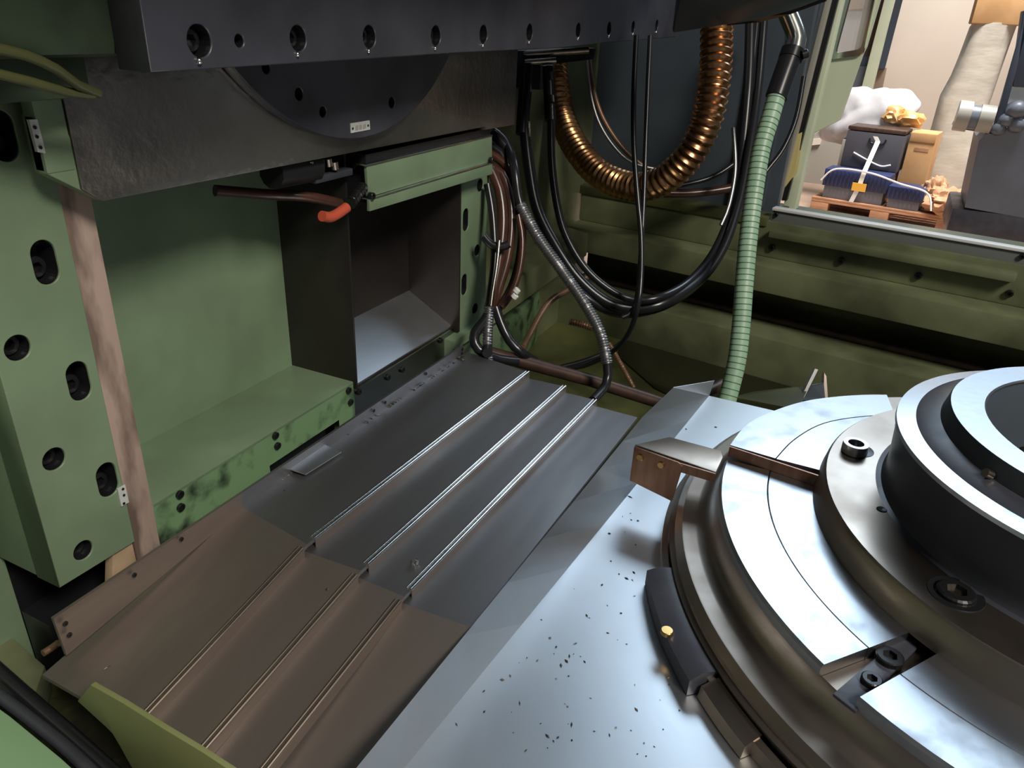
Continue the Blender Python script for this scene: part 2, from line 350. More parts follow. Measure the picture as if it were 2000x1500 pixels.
# ================================================================= MACHINE COLUMN
YF = .56
colm = thing('machine_column', (.65, .62, -.30), 'green machine column with bolt pockets and open recesses at the left', 'machine column')
# left rail face
pockets = [('s', .3500, .2663, .0104, .036), ('s', .3548, .1637, .0104, .036), ('s', .3600, .0640, .0104, .035), ('s', .3410, .3600, .0104, .036)]
rounds = [(.3139, .2086, .0108), (.3193, .1073, .0105), (.3239, .0108, .0098)]
holes = [stadium(x, z, r, h) for _, x, z, r, h in pockets] + [circ(x, z, r) for x, z, r in rounds]
holed('rail_face', [(.297, -.010), (.3725, -.012), (.3725, .46), (.297, .46)], holes, YF, YF + .030, 'green', colm, .0006)
bm_big = boltmesh(.0085, .010)
for h in holes: cup('bolt_pocket', h, YF + .001, YF + .022, 'black', colm)
for _, x, z, r, h in pockets: inst('bolt', bm_big, colm, (x, YF + .022, z - .006), FACE_Y)
for x, z, r in rounds: inst('bolt', bm_big, colm, (x, YF + .020, z), FACE_Y)
box('rail_side', (.297, YF + .012, -.010), (.303, .645, .46), 'green', colm, .001)
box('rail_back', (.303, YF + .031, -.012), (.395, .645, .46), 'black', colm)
box('machined_way', (.3730, YF + .002, -.055), (.400, .66, .44), 'primer', colm, .0015)
slab('filler_patch', [(.352, YF + .004, -.012), (.3728, YF + .004, -.014), (.3728, YF + .004, -.06), (.340, YF + .004, -.06)], (0, .01, 0), 'primerlow', colm, .001)
# name plate tags on the rail
t1 = link('name_tag', meshof((lambda bm: (bmesh.ops.create_cube(bm, size=1), [setattr(v, 'co', Vector((v.co.x * .008, v.co.y * .0015, v.co.z * .019))) for v in bm.verts], bm)[2])(bmesh.new())), 'tag', colm, loc=ony(240, 968, YF - .001))
slab('name_tag', [ony(57, 234, .531), ony(73, 233, .531), ony(90, 300, .531), ony(74, 297, .531)], (0, .003, 0), 'tag', colm)
for px, py in ((240, 955), (242, 967), (242, 983), (68, 249), (72, 267), (79, 288)):
    p = ony(px, py, YF - .0022 if px > 100 else .5305); inst('tag_mark', boltmesh(.0012, .0006), colm, p, FACE_Y)
# left recess
box('back_panel', (.395, .663, -.08), (.720, .675, .46), 'green', colm)
holed('tray_lip', [(.400, -.075), (.717, -.075), (.717, .012), (.400, .012)], [[(.555, -.028), (.683, -.028), (.683, -.070), (.555, -.070)]], YF + .002, YF + .010, 'greendirty', colm)
box('tray', (.400, YF + .002, .008), (.717, .663, .013), 'green', colm, .001)
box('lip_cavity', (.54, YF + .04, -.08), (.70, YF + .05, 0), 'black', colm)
sm = boltmesh(.0042, .003)
for px, py in ((350, 965), (537, 850), (680, 762), (352, 990), (541, 870), (684, 785)):
    p = ony(px, py, YF + .0005); inst('screw', sm, colm, p, FACE_Y)
box('partition', (.716, YF - .003, .004), (.7195, .665, .44), 'darksheet', colm, .0005)
# right recess
box('recess_panel', (.7195, .655, -.06), (.985, .668, .44), 'darksheet', colm)
slab('recess_sheet', [(.7195, .650, .020), (.985, .650, .020), (.985, .652, .44), (.7195, .652, .44)], (0, .003, 0), 'darksheet', colm)
slab('recess_floor', [(.7195, YF + .008, -.002), (.985, YF + .008, -.002), (.985, .652, .045), (.7195, .652, .045)], (0, 0, -.003), 'sheet', colm)
box('recess_lip', (.7195, YF + .006, -.075), (.985, YF + .010, -.001), 'glosssheet', colm)
box('lip_rim', (.7195, YF + .004, -.003), (.985, YF + .011, .000), 'wiper', colm, .0005)
for px, py in ((700, 765), (757, 737), (785, 722), (860, 665)):
    inst('screw', sm, colm, ony(px, py, YF + .0055), FACE_Y)
box('partition', (.985, YF - .003, -.009), (.9885, .665, .44), 'darksheet', colm, .0005)
# right rail
rp = [('r', 1.0528, .2123, .0105, 0), ('s', 1.0086, .1672, .0095, .036), ('r', 1.0473, .1103, .0098, 0), ('s', 1.0068, .0640, .0095, .036), ('r', 1.0446, .0118, .0098, 0)]
rh = [stadium(x, z, r, h) if k == 's' else circ(x, z, r) for k, x, z, r, h in rp]
holed('rail_face', [(.9885, -.012), (1.080, -.012), (1.080, .46), (.9885, .46)], rh, YF, YF + .03, 'green', colm, .0006)
for h in rh: cup('bolt_pocket', h, YF + .001, YF + .022, 'black', colm)
for k, x, z, r, h in rp: inst('bolt', bm_big, colm, (x, YF + .022, z - (.006 if k == 's' else 0)), FACE_Y)
box('rail_back', (.990, YF + .031, -.012), (1.080, .70, .46), 'castdark', colm)
box('rail_foot', (.955, YF - .012, -.075), (1.12, .66, -.012), 'green', colm, .002)
slab('foot_edge', [(.955, YF - .014, -.030), (1.13, YF - .014, -.030), (1.13, YF - .010, -.030), (.955, YF - .010, -.030)], (0, 0, .004), 'wiper', colm)
# base casting under and left of the column
box('base_casting', (-.35, .645, -.30), (.302, .90, .46), 'green', colm, .002)
box('base_cavity_shade', (.302, .655, -.30), (.42, .67, .0), 'black', colm)  # black box standing for the shadow under the column
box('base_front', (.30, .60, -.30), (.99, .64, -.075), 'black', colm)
# ================================================================= CARRIAGE ABOVE
car = thing('carriage', (.7, .56, .30), 'black oily carriage hanging over the column recesses', 'carriage')
YS = .53
slab('skirt', [(.3856, YS, .3105), (1.0100, YS, .3060), (1.0100, YS, .3015), (1.104, YS, .3000), (1.106, YS, .425), (.371, YS, .425), (.371, YS, .322)], (0, .012, 0), 'castmid', car, .0012)
box('body', (.42, YS + .012, .325), (1.09, .655, .62), 'castdark', car, .004)
box('end_block', (.3480, YS + .001, .336), (.3705, YS + .014, .43), 'green', car, .002)
slab('end_wedge', [(.348, YS + .002, .336), (.3845, YS + .002, .3115), (.3845, YS + .016, .3115), (.348, YS + .016, .336)], (0, 0, .04), 'green', car, .002)
# round swivel flange in front of the skirt
cxx, czz, rr_ = .700, .575, .249
bm = bmesh.new(); n = 72
dl = [(cxx + rr_ * math.cos(2 * math.pi * i / n), czz + rr_ * math.sin(2 * math.pi * i / n)) for i in range(n)]
hl = [circ(.7547, .3571, .0070, 16), circ(.6342, .3567, .0062, 16), circ(.6009, .3754, .0066, 16), circ(.560, .40, .006, 16)]
holed('swivel_flange', dl, hl, YS - .014, YS - .001, 'castdark', car, .001)
for h in hl: cup('bolt_hole', h, YS - .013, YS - .002, 'black', car)
npl = slab('name_plate', [ony(685, 241, YS - .015), ony(722, 235, YS - .015), ony(723, 253, YS - .015), ony(686, 260, YS - .015)], (0, .001, 0), 'tag', car)
for px, py in ((689, 251), (719, 245)): inst('rivet', boltmesh(.0011, .0006), car, ony(px, py, YS - .0156), FACE_Y)
for i in range(3):
    x = 695 + i * 7.5; y = 250 - i * 1.4
    slab('plate_mark', [ony(x, y - 4, YS - .0156), ony(x + 5, y - 5, YS - .0156), ony(x + 5, y + 3, YS - .0156), ony(x, y + 4, YS - .0156)], (0, .0005, 0), 'motor', car)
# ================================================================= SCALE HOUSING BOX
hb = thing('scale_housing', (.87, .545, .23), 'sage green metal housing with a slot under the carriage', 'housing')
YB = .535
def yq(name, pts, th, m, parent, bev=0.0, y=YB): return slab(name, [ony(a, b, y) for a, b in pts], (0, th, 0), m, parent, bev)
yq('upper_face', [(716, 325), (961, 266), (961, 314), (720, 385)], .004, 'green', hb, .0006)
yq('lower_face', [(722, 390), (962, 320), (962, 340), (722, 413)], .004, 'green', hb, .0006, YB - .004)
yq('top_edge', [(714, 322), (962, 263), (962, 266), (716, 326)], .014, 'wiper', hb, .0004, YB - .001)
yq('lip_edge', [(724, 388), (958, 317), (958, 320), (724, 391)], .012, 'wiper', hb, .0004, YB - .005)
yq('slot_seal', [(722, 380), (960, 309), (960, 319), (722, 391)], .004, 'rubber', hb, 0, YB + .003)
box('body', (.735, YB + .006, .245), (1.045, .60, .300), 'black', hb)
for px, py in ((722, 382), (957, 312)): inst('end_pin', boltmesh(.0042, .006), hb, ony(px, py, YB - .002), FACE_Y)
vb = thing('valve_block', ony(632, 360, .56), 'small black valve block with oily fittings left of the green housing', 'valve')
box('block', tuple(ony(618, 360, .545)), tuple(ony(648, 322, .575)), 'castdark', vb, .002)
for px, py in ((640, 316), (652, 322), (604, 321)): tube('fitting', [ony(px, py - 6, .545), ony(px + 2, py + 8, .545)], .0045, 'fitting', vb, straight=True)
tube('stub', [ony(530, 338, .555), ony(612, 325, .555)], .016, 'black', vb, straight=True)
gh = thing('grip_lever', ony(650, 420, .53), 'orange-red curved grip with a black coil below the valve block', 'lever')
tube('grip', [ony(629, 422, .53), ony(645, 424, .53), ony(660, 417, .53), ony(677, 405, .53)], .0058, 'orange', gh, step=.004)
ribbed('coil', [ony(684, 398, .532), ony(697, 380, .534), ony(710, 363, .536)], .0055, .0016, .0045, 'boltblack', gh, n=12)
tag(tube('cable', [ony(420, 372, .61), ony(520, 380, .59), ony(600, 384, .565), ony(665, 398, .55)], .006, 'brownhose'), 'dull red cable running under the carriage to the orange grip', 'cable')
# ================================================================= HOB HEAD SLIDE (top)
hd = thing('hob_head_slide', (.9, .46, .40), 'dark slide with a row of bolts across the top of the view', 'slide')
YT = .44
low = [(297, 138), (400, 132), (700, 114), (900, 101), (1095, 92), (1188, 82), (1320, 71)]
sb = [ony(x, y, YT) for x, y in low]
hx = [(390, 80, .0115), (583, 75, .0105), (722, 72, .0105), (852, 70, .0105), (945, 67, .0105), (1035, 63, .0105), (1130, 59, .0105), (1190, 56, .0105), (1237, 53, .0105), (1283, 50, .0105)]
hc = [(ony(x, y, YT), r) for x, y, r in hx]; small = ony(468, 80, YT)
hl = [circ(p.x, p.z, r, 20) for p, r in hc] + [circ(small.x, small.z, .0055, 16)]
tl = ony(303, 0, YT)
holed('slide_face', [(p.x, p.z) for p in sb] + [(sb[-1].x, .60), (sb[0].x, .60)], hl, YT, YT + .03, 'castdark', hd, .001)
for h in hl: cup('bolt_pocket', h, YT + .001, YT + .018, 'black', hd)
bs = boltmesh(.0080, .009)
for p, r in hc: inst('bolt', bs, hd, (p.x, YT + .017, p.z), FACE_Y)
dm = None
for p, r in hc:
    if dm is None:
        b_m = bmesh.new(); bmesh.ops.create_icosphere(b_m, subdivisions=2, radius=.0026); dm = meshof(b_m, 'drop'); dm.materials.append(M['wiper']); dm.polygons.foreach_set('use_smooth', [True] * len(dm.polygons))
    inst('oil_drop_glint', dm, hd, (p.x - .0035, YT - .0006, p.z - r - .001), (0, 0, 0), 1.0 if r > .011 else .85)  # bright metal beads added as the glints below the bolts
slab('slide_body', [(.375, YT + .03, .425), (1.52, YT + .03, .455), (1.52, .60, .455), (.375, .60, .425)], (0, 0, .4), 'castdark', hd, .004)
# rounded head end coming forward over the right
nb = [onx(1312, 66, 1.20), onx(1420, 47, 1.20), onx(1485, 40, 1.14), onx(1545, 24, 1.05), onx(1615, -2, .93), onx(1665, -26, .84), onx(1560, -60, .90), onx(1330, -24, 1.12)]
slab('head_nose', nb, (0, 0, .30), 'darkpanel', hd, .004)
slab('nose_edge', [nb[1] - Vector((0, 0, .002)), nb[2] - Vector((0, 0, .002)), nb[3] - Vector((0, 0, .002)), nb[4] - Vector((0, 0, .002)), nb[4] + Vector((.008, .0, .006)), nb[3] + Vector((.008, 0, .006)), nb[2] + Vector((.008, 0, .006)), nb[1] + Vector((.008, 0, .006))], (0, 0, .004), 'turned', hd)
box('added_shade_block', (-.70, .245, .62), (1.30, YT, .95), 'castdark', hd, .01)  # unseen block added above to shade the casting, slide face and column top
hdc = thing('head_casting', (.34, .50, .37), 'green head casting, shade put into its colour, with a swept rib at the upper left', 'casting')
box('body', (.20, .47, .415), (.395, .62, .80), 'shadedgreen', hdc, .01)
tube('swept_rib', [ony(-20, 92, .465), ony(50, 108, .465), ony(110, 135, .47), ony(150, 165, .475), ony(192, 183, .48)], .0032, 'olive', hdc, step=.01)
tube('swept_rib', [ony(-20, 140, .475), ony(60, 160, .475), ony(130, 180, .478), ony(180, 186, .48)], .0032, 'olive', hdc, step=.01)
tube('pin', [ony(290, -10, .455), ony(288, 48, .455)], .0055, 'primer', hdc, straight=True)
box('filler_web', (.22, .50, .388), (.372, .56, .418), 'shadedgreen', hdc, .004)
# ================================================================= TELESCOPIC COVER
tc = thing('telescopic_way_cover', (.58, .38, -.06), 'stepped grey steel way cover of four overlapping strips', 'way cover')
zs = [0, -.010, -.019, -.028]
farR = [(1033, 727), (1105, 755), (1165, 782), (1245, 815)]
farL = [(935, 690), (1040, 735), (1108, 765), (1170, 795)]
bendR = [(600, 1063), (705, 1115), (790, 1165), (920, 1225)]
nearR = [(300, 1385), (410, 1455), (525, 1500), (715, 1500)]
UP = Vector((0, 0, 1))
def lerp(a, b, t): return a + (b - a) * t
prev = None
for i in range(4):
    z = zs[i]
    fr = onz(*farR[i], z); br = onz(*bendR[i], z); nr = onz(*nearR[i], z - .03)
    d = (nr - br); nr = br + d * ((.238 - br.x) / d.x)
    if i == 0:
        fl = Vector((.905, .497, 0)); bl = Vector((.452, .505, 0)); nl = Vector((.240, .511, -.030))
    else:
        fl = prev[0] + Vector((.0, .012, 0)); bl = prev[1] + Vector((0, .012, 0)); nl = prev[2] + Vector((0, .012, 0))
        fl.z = z; bl.z = z; nl.z = z - .03
    nq = (br - bl).cross(nr - bl); nl.z = bl.z - (nq.x * (nl.x - bl.x) + nq.y * (nl.y - bl.y)) / nq.z
    prev = (fr.copy(), br.copy(), nr.copy())
    plate = slab('cover_plate', [fl, fr, br, bl], (0, 0, -.004), 'steel', tc)
    apron = slab('cover_apron', [bl, br, nr, nl], (0, 0, -.004), 'steelapron', tc)
    if i < 3:
        for nm, a, b, m in (('wiper_strip', fr, lerp(fr, br, .978), 'wiper'), ('apron_edge', lerp(br, nr, .03), nr, 'turned')):
            par = plate if nm == 'wiper_strip' else apron
            u = (b - a).normalized(); sd_ = u.cross(UP).normalized()
            if sd_.y > 0: sd_ = -sd_
            nn = sd_.cross(u); nn = nn if nn.z > 0 else -nn
            for off, rr in ((-.0050, .0013), (-.0008, .0021)):
                q = [a + sd_ * off, b + sd_ * off]
                link(nm, tubemesh(q, rr, 10), m, par, smooth=True)
            slab('step_side', [a + sd_ * .0002, a + sd_ * .0012, b + sd_ * .0012, b + sd_ * .0002], (0, 0, -.0105), 'steelapron', par)
slab('side_flange', [Vector((.893, .497, .0)), Vector((.893, .497, .0148)), Vector((.452, .499, .0158)), Vector((.452, .499, -.002))], (0, .003, 0), 'steel', tc)
slab('side_flange', [Vector((.452, .499, -.002)), Vector((.452, .499, .0158)), Vector((.254, .500, .0165)), Vector((.256, .5005, -.024))], (0, .003, 0), 'steelapron', tc)
fs = boltmesh(.0022, .001)
for px, py in ((127, 1218), (135, 1240), (262, 1123), (354, 1053), (730, 802), (752, 786), (832, 730), (903, 682), (902, 690)):
    inst('screw_hole', fs, tc, ony(px, py, .4965), FACE_Y)
slab('deflector_tab', [onz(560, 915, .006), onz(630, 868, .006), onz(667, 884, .003), onz(597, 928, .003)], (0, 0, .0012), 'sheet', tc)
# ================================================================= BRIGHT DECK PLATE
dk = thing('deck_plate', (.72, 0, -.085), 'bright sheet steel deck with a folded side flap under the round table', 'deck')
ZD = -.08
f0 = onz(1385, 773, ZD); f1 = onz(790, 1500, ZD); f1 = f0 + (f1 - f0) * ((.12 - f0.x) / (f1.x - f0.x))
slab('deck_sheet', [f0, f1, (.12, -1.1, ZD), (1.125, -1.1, ZD)], (0, 0, -.003), 'sheet', dk)
ZE = -.0245
e0 = onz(1255, 814, ZE); e1 = onz(920, 1225, ZE); e2 = e0 + (e1 - e0) * ((.12 - e0.x) / (e1.x - e0.x))
bm = bmesh.new()
NS = 10; A = []; B = []
for k in range(NS + 1):
    A.append(bm.verts.new(e0.lerp(e2, k / NS))); B.append(bm.verts.new(f0.lerp(f1, k / NS)))
for k in range(NS): bm.faces.new((A[k], A[k + 1], B[k + 1], B[k]))
up_ = [bm.verts.new(onz(1315, 757, -.03))]
bm.faces.new((A[0], B[0], up_[0]))
g = bmesh.ops.solidify(bm, geom=bm.faces[:], thickness=.002)
link('side_flap', meshof(bm), 'sheet', dk)
slab('end_tab', [f0, f0 + Vector((.012, -.002, .022)), onz(1315, 757, -.03)], (.002, 0, .0), 'sheet', dk)
box('deck_skirt', (1.112, -1.1, -.20), (1.116, .15, ZD - .002), 'turned', dk)
# upright thin sheets standing behind the deck
us = thing('upright_sheet', onz(1580, 790, -.10), 'thin upright sheet blades standing behind the deck plate', 'sheet')
slab('blade', [dep(1558, 790, 1.28), dep(1564, 790, 1.28), dep(1598, 722, 1.28), dep(1592, 720, 1.28)], tuple(E9 * .004), 'wiper', us)
slab('blade', [dep(1608, 790, 1.34), dep(1618, 790, 1.34), dep(1614, 735, 1.34), dep(1610, 728, 1.34)], tuple(E9 * .004), 'turned', us)
slab('web', [dep(1566, 782, 1.32), dep(1612, 782, 1.34), dep(1609, 748, 1.34), dep(1585, 752, 1.32)], (.002, 0, 0), 'darkpanel', us)
slab('low_sheet', [dep(1430, 775, 1.30), dep(1560, 800, 1.22), dep(1580, 752, 1.30), dep(1470, 765, 1.34)], (0, 0, -.003), 'olive', us)
# ================================================================= ROTARY TABLE
CX, CY = .7971, -.2801
rt = thing('rotary_table', (CX, CY, ZD), 'large round steel rotary table with annular jaw plates at the right', 'rotary table')
lathe('table_skirt', [(.10, -.080), (.424, -.080), (.424, -.064), (.418, -.062)], (CX, CY), 'turned', rt)
lathe('table_body', [(.412, -.066), (.4172, -.0535), (.4120, -.0515), (.4120, -.046), (.4062, -.0412), (.4052, -.0402), (.4035, -.0400), (.391, -.0397), (.388, -.0392), (.379, -.036), (.372, -.029), (.368, -.016), (.368, -.013), (.24, -.013)], (CX, CY), 'turned', rt, n=160)
def seg(name, a0, a1, r0, r1, z0, z1, m, parent, n=40, bev=.0016, sh=(0, 0)):
    return lathe(name, [(r0, z0), (r1 - bev, z0), (r1, z0 + bev), (r1, z1 - bev * 1.6), (r1 - bev * 1.6, z1), (r0, z1), (r0, z0)], (CX + sh[0], CY + sh[1]), m, parent, a0, a1, n)
def jaw(a0, a1, z, r0=.262, rg=.3215, r1=.3718):
    o = seg('jaw_plate', a0, a1, rg + .0006, r1, -.0125, z, 'ground', rt)
    seg('inner_band', a0, a1, r0, rg - .0006, -.0125, z - .0004, 'ground', o, bev=.0004)
    return o
jaw(91.0, 140.2, 0.0)
jaw(145.6, 235, 0.0)
# raised rear jaw plate, set slightly inward
bo = [(1417, 878), (1426, 869), (1459, 829), (1510, 803), (1570, 784), (1630, 775), (1690, 771), (1732, 771)]
bg_ = [(1514.5, 895), (1549, 859), (1600, 829), (1660, 815.5), (1747, 808)]
ZB = .013
op = spline([onz(x, y, ZB) for x, y in bo[1:]], .01)
gp = spline([onz(x, y, ZB) for x, y in bg_], .01)
def strip(name, A, B, z0, z1, m, parent):
    n = 48
    def rs(P):
        L = [0]
        for a, b in zip(P, P[1:]): L.append(L[-1] + (b - a).length)
        out = []; j = 0
        for k in range(n + 1):
            t = L[-1] * k / n
            while j < len(L) - 2 and L[j + 1] < t: j += 1
            out.append(P[j].lerp(P[j + 1], (t - L[j]) / max(1e-9, L[j + 1] - L[j])))
        return out
    A = rs(A); B = rs(B); bm = bmesh.new()
    R = [[bm.verts.new((p.x, p.y, z)) for p in Q] for Q, z in ((A, z1), (A, z0), (B, z0), (B, z1))]
    for q in range(4):
        for k in range(n): bm.faces.new((R[q][k], R[q][k + 1], R[(q + 1) % 4][k + 1], R[(q + 1) % 4][k]))
    bm.faces.new([r[0] for r in R]); bm.faces.new([r[-1] for r in R])
    return link(name, meshof(bm), m, parent, smooth=True)
ctr = Vector((CX, CY, ZB))
gin = [p + (ctr - p).normalized() * .0012 for p in gp]
ip = [ctr + (p - ctr).normalized() * .255 for p in gp]
jb = strip('jaw_plate', op, gp, -.0125, ZB, 'ground', rt)
strip('inner_band', gin, ip, -.0125, ZB - .0004, 'ground', jb)
# end face of the raised jaw, brown reflection put into its colour
q0 = onz(1426, 871, ZB); q1 = onz(1606, 930, ZB)
dv = (q1 - q0).normalized(); nv = Vector((-dv.y, dv.x, 0)); nv = nv if nv.x < 0 else -nv
slab('end_face', [q0, q1, q1 + nv * .002, q0 + nv * .002], (0, 0, -.0128), 'brownsteel', jb)
# stop bracket with hanging flag plate
br_ = slab('stop_bracket', [onz(1240, 868, .004), onz(1308, 853, .004), onz(1408, 880, .004), onz(1412, 893, .004), onz(1398, 922, .004)], (0, 0, -.007), 'turned', rt, .001)
a_ = onz(1240, 872, .003); b_ = onz(1326, 903, .003); dd = (b_ - a_).normalized(); nn_ = Vector((-dd.y, dd.x, 0)); nn_ = nn_ if nn_.x < 0 else -nn_
slab('flag_plate', [a_ + Vector((0, 0, .001)), b_ + Vector((0, 0, .001)), b_ + dd * .006 - Vector((0, 0, .002)), b_ - Vector((0, 0, .052)), a_ - Vector((0, 0, .046))], nn_ * .003, 'brownsteel', br_, .0012)
sc = boltmesh(.0042, .003, .01); sc.materials.clear(); sc.materials.append(M['brass'])
for t in (.18, .66):
    p = a_.lerp(b_, t) + nn_ * .003 - Vector((0, 0, .009)); o = inst('screw', sc, br_, p); o.rotation_euler = nn_.to_track_quat('Z', 'Y').to_euler()
slab('arm_face', [b_ - dd * .002, onz(1398, 924, .003), onz(1398, 924, .003) - Vector((0, 0, .011)), b_ - Vector((0, 0, .011)) - dd * .002], nn_ * .002, 'brownsteel', br_)
# slot between the jaw plates
slab('slot_key', [onz(1625, 1360, -.0118), onz(1670, 1395, -.0118), onz(1790, 1270, -.0118), onz(1765, 1240, -.0118)], (0, 0, .003), 'castdark', rt, .001)
inst('slot_bolt', boltmesh(.011, .006), rt, onz(1735, 1290, -.010)); inst('slot_bolt', boltmesh(.008, .006), rt, onz(1700, 1335, -.010))
# shoe clamped low on the table rim
lathe('rim_shoe', [(.416, -.079), (.442, -.079), (.442, -.062), (.430, -.056), (.416, -.056), (.416, -.079)], (CX, CY), 'castdark', rt, 112, 131, 16)
lathe('rim_shoe', [(.416, -.079), (.434, -.079), (.432, -.066), (.416, -.060), (.416, -.079)], (CX, CY), 'turned', rt, 131.5, 140, 10)
inst('shoe_pin', sc, rt, onz(1302, 1237, -.060), (0, 0, 0), 1.4)
# ---------------------------------------------------------------- clamping fixture on the table
fx = thing('clamping_fixture', (CX, CY, 0), 'stepped round clamping fixture with a hollow bright top ring', 'fixture')
lathe('flange', [(.10, -.001), (.2745, -.001), (.2745, .002), (.2690, .0265), (.2667, .029), (.20, .029), (.10, .029)], (CX, CY), 'turned', fx, n=160)
lathe('upper_body', [(.2190, .0288), (.2130, .0300), (.2105, .034), (.2100, .046), (.2120, .080), (.2140, .0965), (.2146, .1003), (.1990, .1018)], (CX, CY), 'castdark', fx, n=160)
lathe('rim_ring', [(.2152, .0965), (.2146, .1005), (.1972, .1029), (.1972, .100)], (CX, CY), 'ground', fx, n=160)
lathe('step_cone', [(.1985, .1005), (.1960, .1029), (.1760, .1075), (.1725, .1225), (.1715, .1250)], (CX, CY), 'castdark', fx, n=160)
lathe('top_ring', [(.1722, .1225), (.1712, .1252), (.1415, .1250), (.1399, .1234), (.1399, .05)], (CX, CY), 'ground', fx, n=160)
lathe('bore', [(.1400, .1215), (.137, .10), (.136, .03), (.02, .03)], (CX, CY), 'darkpanel', fx, n=96)
def pol(a, r, z): return Vector((CX + r * math.cos(math.radians(a)), CY + r * math.sin(math.radians(a)), z))
fbolt = boltmesh(.0155, .012)
p = pol(140.6, .2325, .0292)
lathe('counterbore', [(.0225, .0290), (.0220, .0298), (.0160, .0291)], (p.x, p.y), 'black', fx, n=32)
inst('bolt', fbolt, fx, p - Vector((0, 0, .008)))
p = pol(82.6, .2440, .029)
lathe('insert_ring', [(.0085, .031), (.0085, .0405), (.0132, .0405), (.0138, .038), (.0138, .030)], (p.x, p.y), 'wiper', fx, n=40)
lathe('hole_edge', [(.0165, .0293), (.0155, .0297), (.001, .0292)], (p.x + .008, p.y - .004), 'black', fx, n=32)
p = pol(109.9, .2224, .029)
lathe('small_hole', [(.0050, .0294), (.0045, .0298), (.0002, .0293)], (p.x, p.y), 'black', fx, n=20)
tube('locating_pin', [pol(128, .1765, .110), pol(127.7, .183, .1125)], .004, 'turned', fx, straight=True)
tube('wire_hook', [pol(112, .137, .085), pol(113, .120, .112), pol(116, .098, .118), pol(121, .085, .10)], .003, 'boltblack', fx)
# ================================================================= HOSES AND CABLES
def pth(d, *pts): return [dep(p[0], p[1], p[2] if len(p) > 2 else d) for p in pts]
ch = thing('corrugated_conduit', dep(1240, 380, 1.42), 'large copper coloured corrugated conduit looping below the slide', 'conduit')
ribbed('conduit', pth(1.4, (1082, 118, 1.62), (1087, 160, 1.6), (1096, 220, 1.58), (1120, 280, 1.54), (1165, 335, 1.48), (1230, 364, 1.42), (1290, 355, 1.36), (1345, 305, 1.31), (1380, 235, 1.28), (1396, 150, 1.27), (1400, 60, 1.27), (1400, -20, 1.27)), .0255, .0022, .0128, 'copper', ch, n=24)
gz = thing('green_hose', dep(1420, 775, 1.3), 'mint green ringed hose hanging from a plated elbow', 'hose')
gp_ = pth(1.30, (1517, 186), (1503, 235), (1487, 290), (1472, 380), (1461, 470), (1453, 560), (1447, 640), (1438, 710), (1418, 790))
tube('hose', gp_, lambda i: .0155, 'greenhose', gz, n=20)
path = spline(gp_, .0096)
rm = None
for a, b in zip(path, path[1:]):
    t = (b - a).normalized(); me = tubemesh([a - t * .0007, a + t * .0007], .0158, 20)
    o = link('hose_ring', me, 'ringgap', gz, smooth=False)
tube('hose_sleeve', pth(1.30, (1545, 108), (1530, 150), (1516, 190)), .0185, 'rubber', gz, n=20)
tube('sleeve_clamp', pth(1.30, (1549, 98), (1543, 116)), .0200, 'boltblack', gz, n=20)
inst('clamp_screw', boltmesh(.008, .010), gz, dep(1566, 108, 1.285), (1.2, 0, .4))
tube('elbow', pth(1.30, (1535, 20), (1548, 50), (1556, 78), (1549, 104)), .0160, 'chrome', gz, n=20)
def cable(label, d, r, pts, m='rubber', coil=None, group=None, cat='cable'):
    if coil is None: return tag(tube('cable', pth(d, *pts), r, m, n=10), label, cat, group)
    o = thing('cable', dep(pts[-1][0], pts[-1][1], pts[-1][2] if len(pts[-1]) > 2 else d), label, cat, group)
    tube('sheath', pth(d, *pts), r, m, o, n=10); ribbed('coil_guard', pth(d - .001, *pts[coil[0]:coil[1]]), r * 1.18, r * .12, .0042, 'coil', o, n=12)
    return o
cable('thin black cable hanging straight in front of the conduit, left one', 1.26, .0045, [(1243, 70), (1238, 180), (1238, 280), (1245, 380), (1252, 460), (1252, 540), (1245, 600), (1228, 650, 1.3), (1195, 688, 1.36), (1140, 715, 1.42), (1085, 722, 1.45)])
cable('thin black cable hanging straight in front of the conduit, right one', 1.28, .0042, [(1270, 70), (1265, 180), (1261, 280), (1257, 400), (1250, 520), (1240, 600), (1215, 620)])
cable('black cable with bright coil guard sweeping down to the cover end', 1.18, .0072, [(962, 256, 1.25), (985, 275, 1.24), (1003, 320), (1016, 400), (1050, 462), (1095, 525), (1140, 590), (1172, 650), (1186, 710), (1184, 750), (1158, 782, 1.15)], coil=(3, 9))
cable('black hose curving from the fittings behind the coil-guarded cable', 1.34, .0070, [(1076, 235), (1078, 320), (1088, 400), (1105, 460), (1140, 520), (1185, 562), (1235, 585), (1290, 580), (1350, 545, 1.4), (1400, 480, 1.45), (1436, 380, 1.48), (1455, 250, 1.5), (1470, 120, 1.5), (1478, 40, 1.5)])
cable('thick black hose looping low under the conduit towards the green hose', 1.36, .0105, [(1024, 240), (1034, 330), (1050, 410), (1085, 480), (1130, 545), (1185, 590), (1240, 602), (1300, 590), (1370, 540, 1.42), (1410, 470, 1.46), (1436, 390, 1.48), (1450, 290, 1.5), (1462, 160, 1.5), (1466, 40, 1.5)])
cable('black hose hanging just left of the green hose, nearest to it', 1.42, .0085, [(1492, 40, 1.5), (1480, 180, 1.5), (1462, 300, 1.48), (1442, 400, 1.46), (1410, 490, 1.44), (1360, 555, 1.42), (1290, 600, 1.4), (1210, 612, 1.38), (1150, 585, 1.36), (1110, 545, 1.36)])
cable('slim grey cable crossing in front of the dark enclosure panel', 1.45, .0040, [(1432, 250), (1436, 330), (1424, 400), (1408, 440)], 'coil')
cable('slim pinkish tube curving down behind the conduit loop', 1.56, .0048, [(1150, 110), (1158, 170), (1175, 225), (1205, 275), (1240, 312), (1285, 340), (1330, 352)], 'rod', cat='tube')
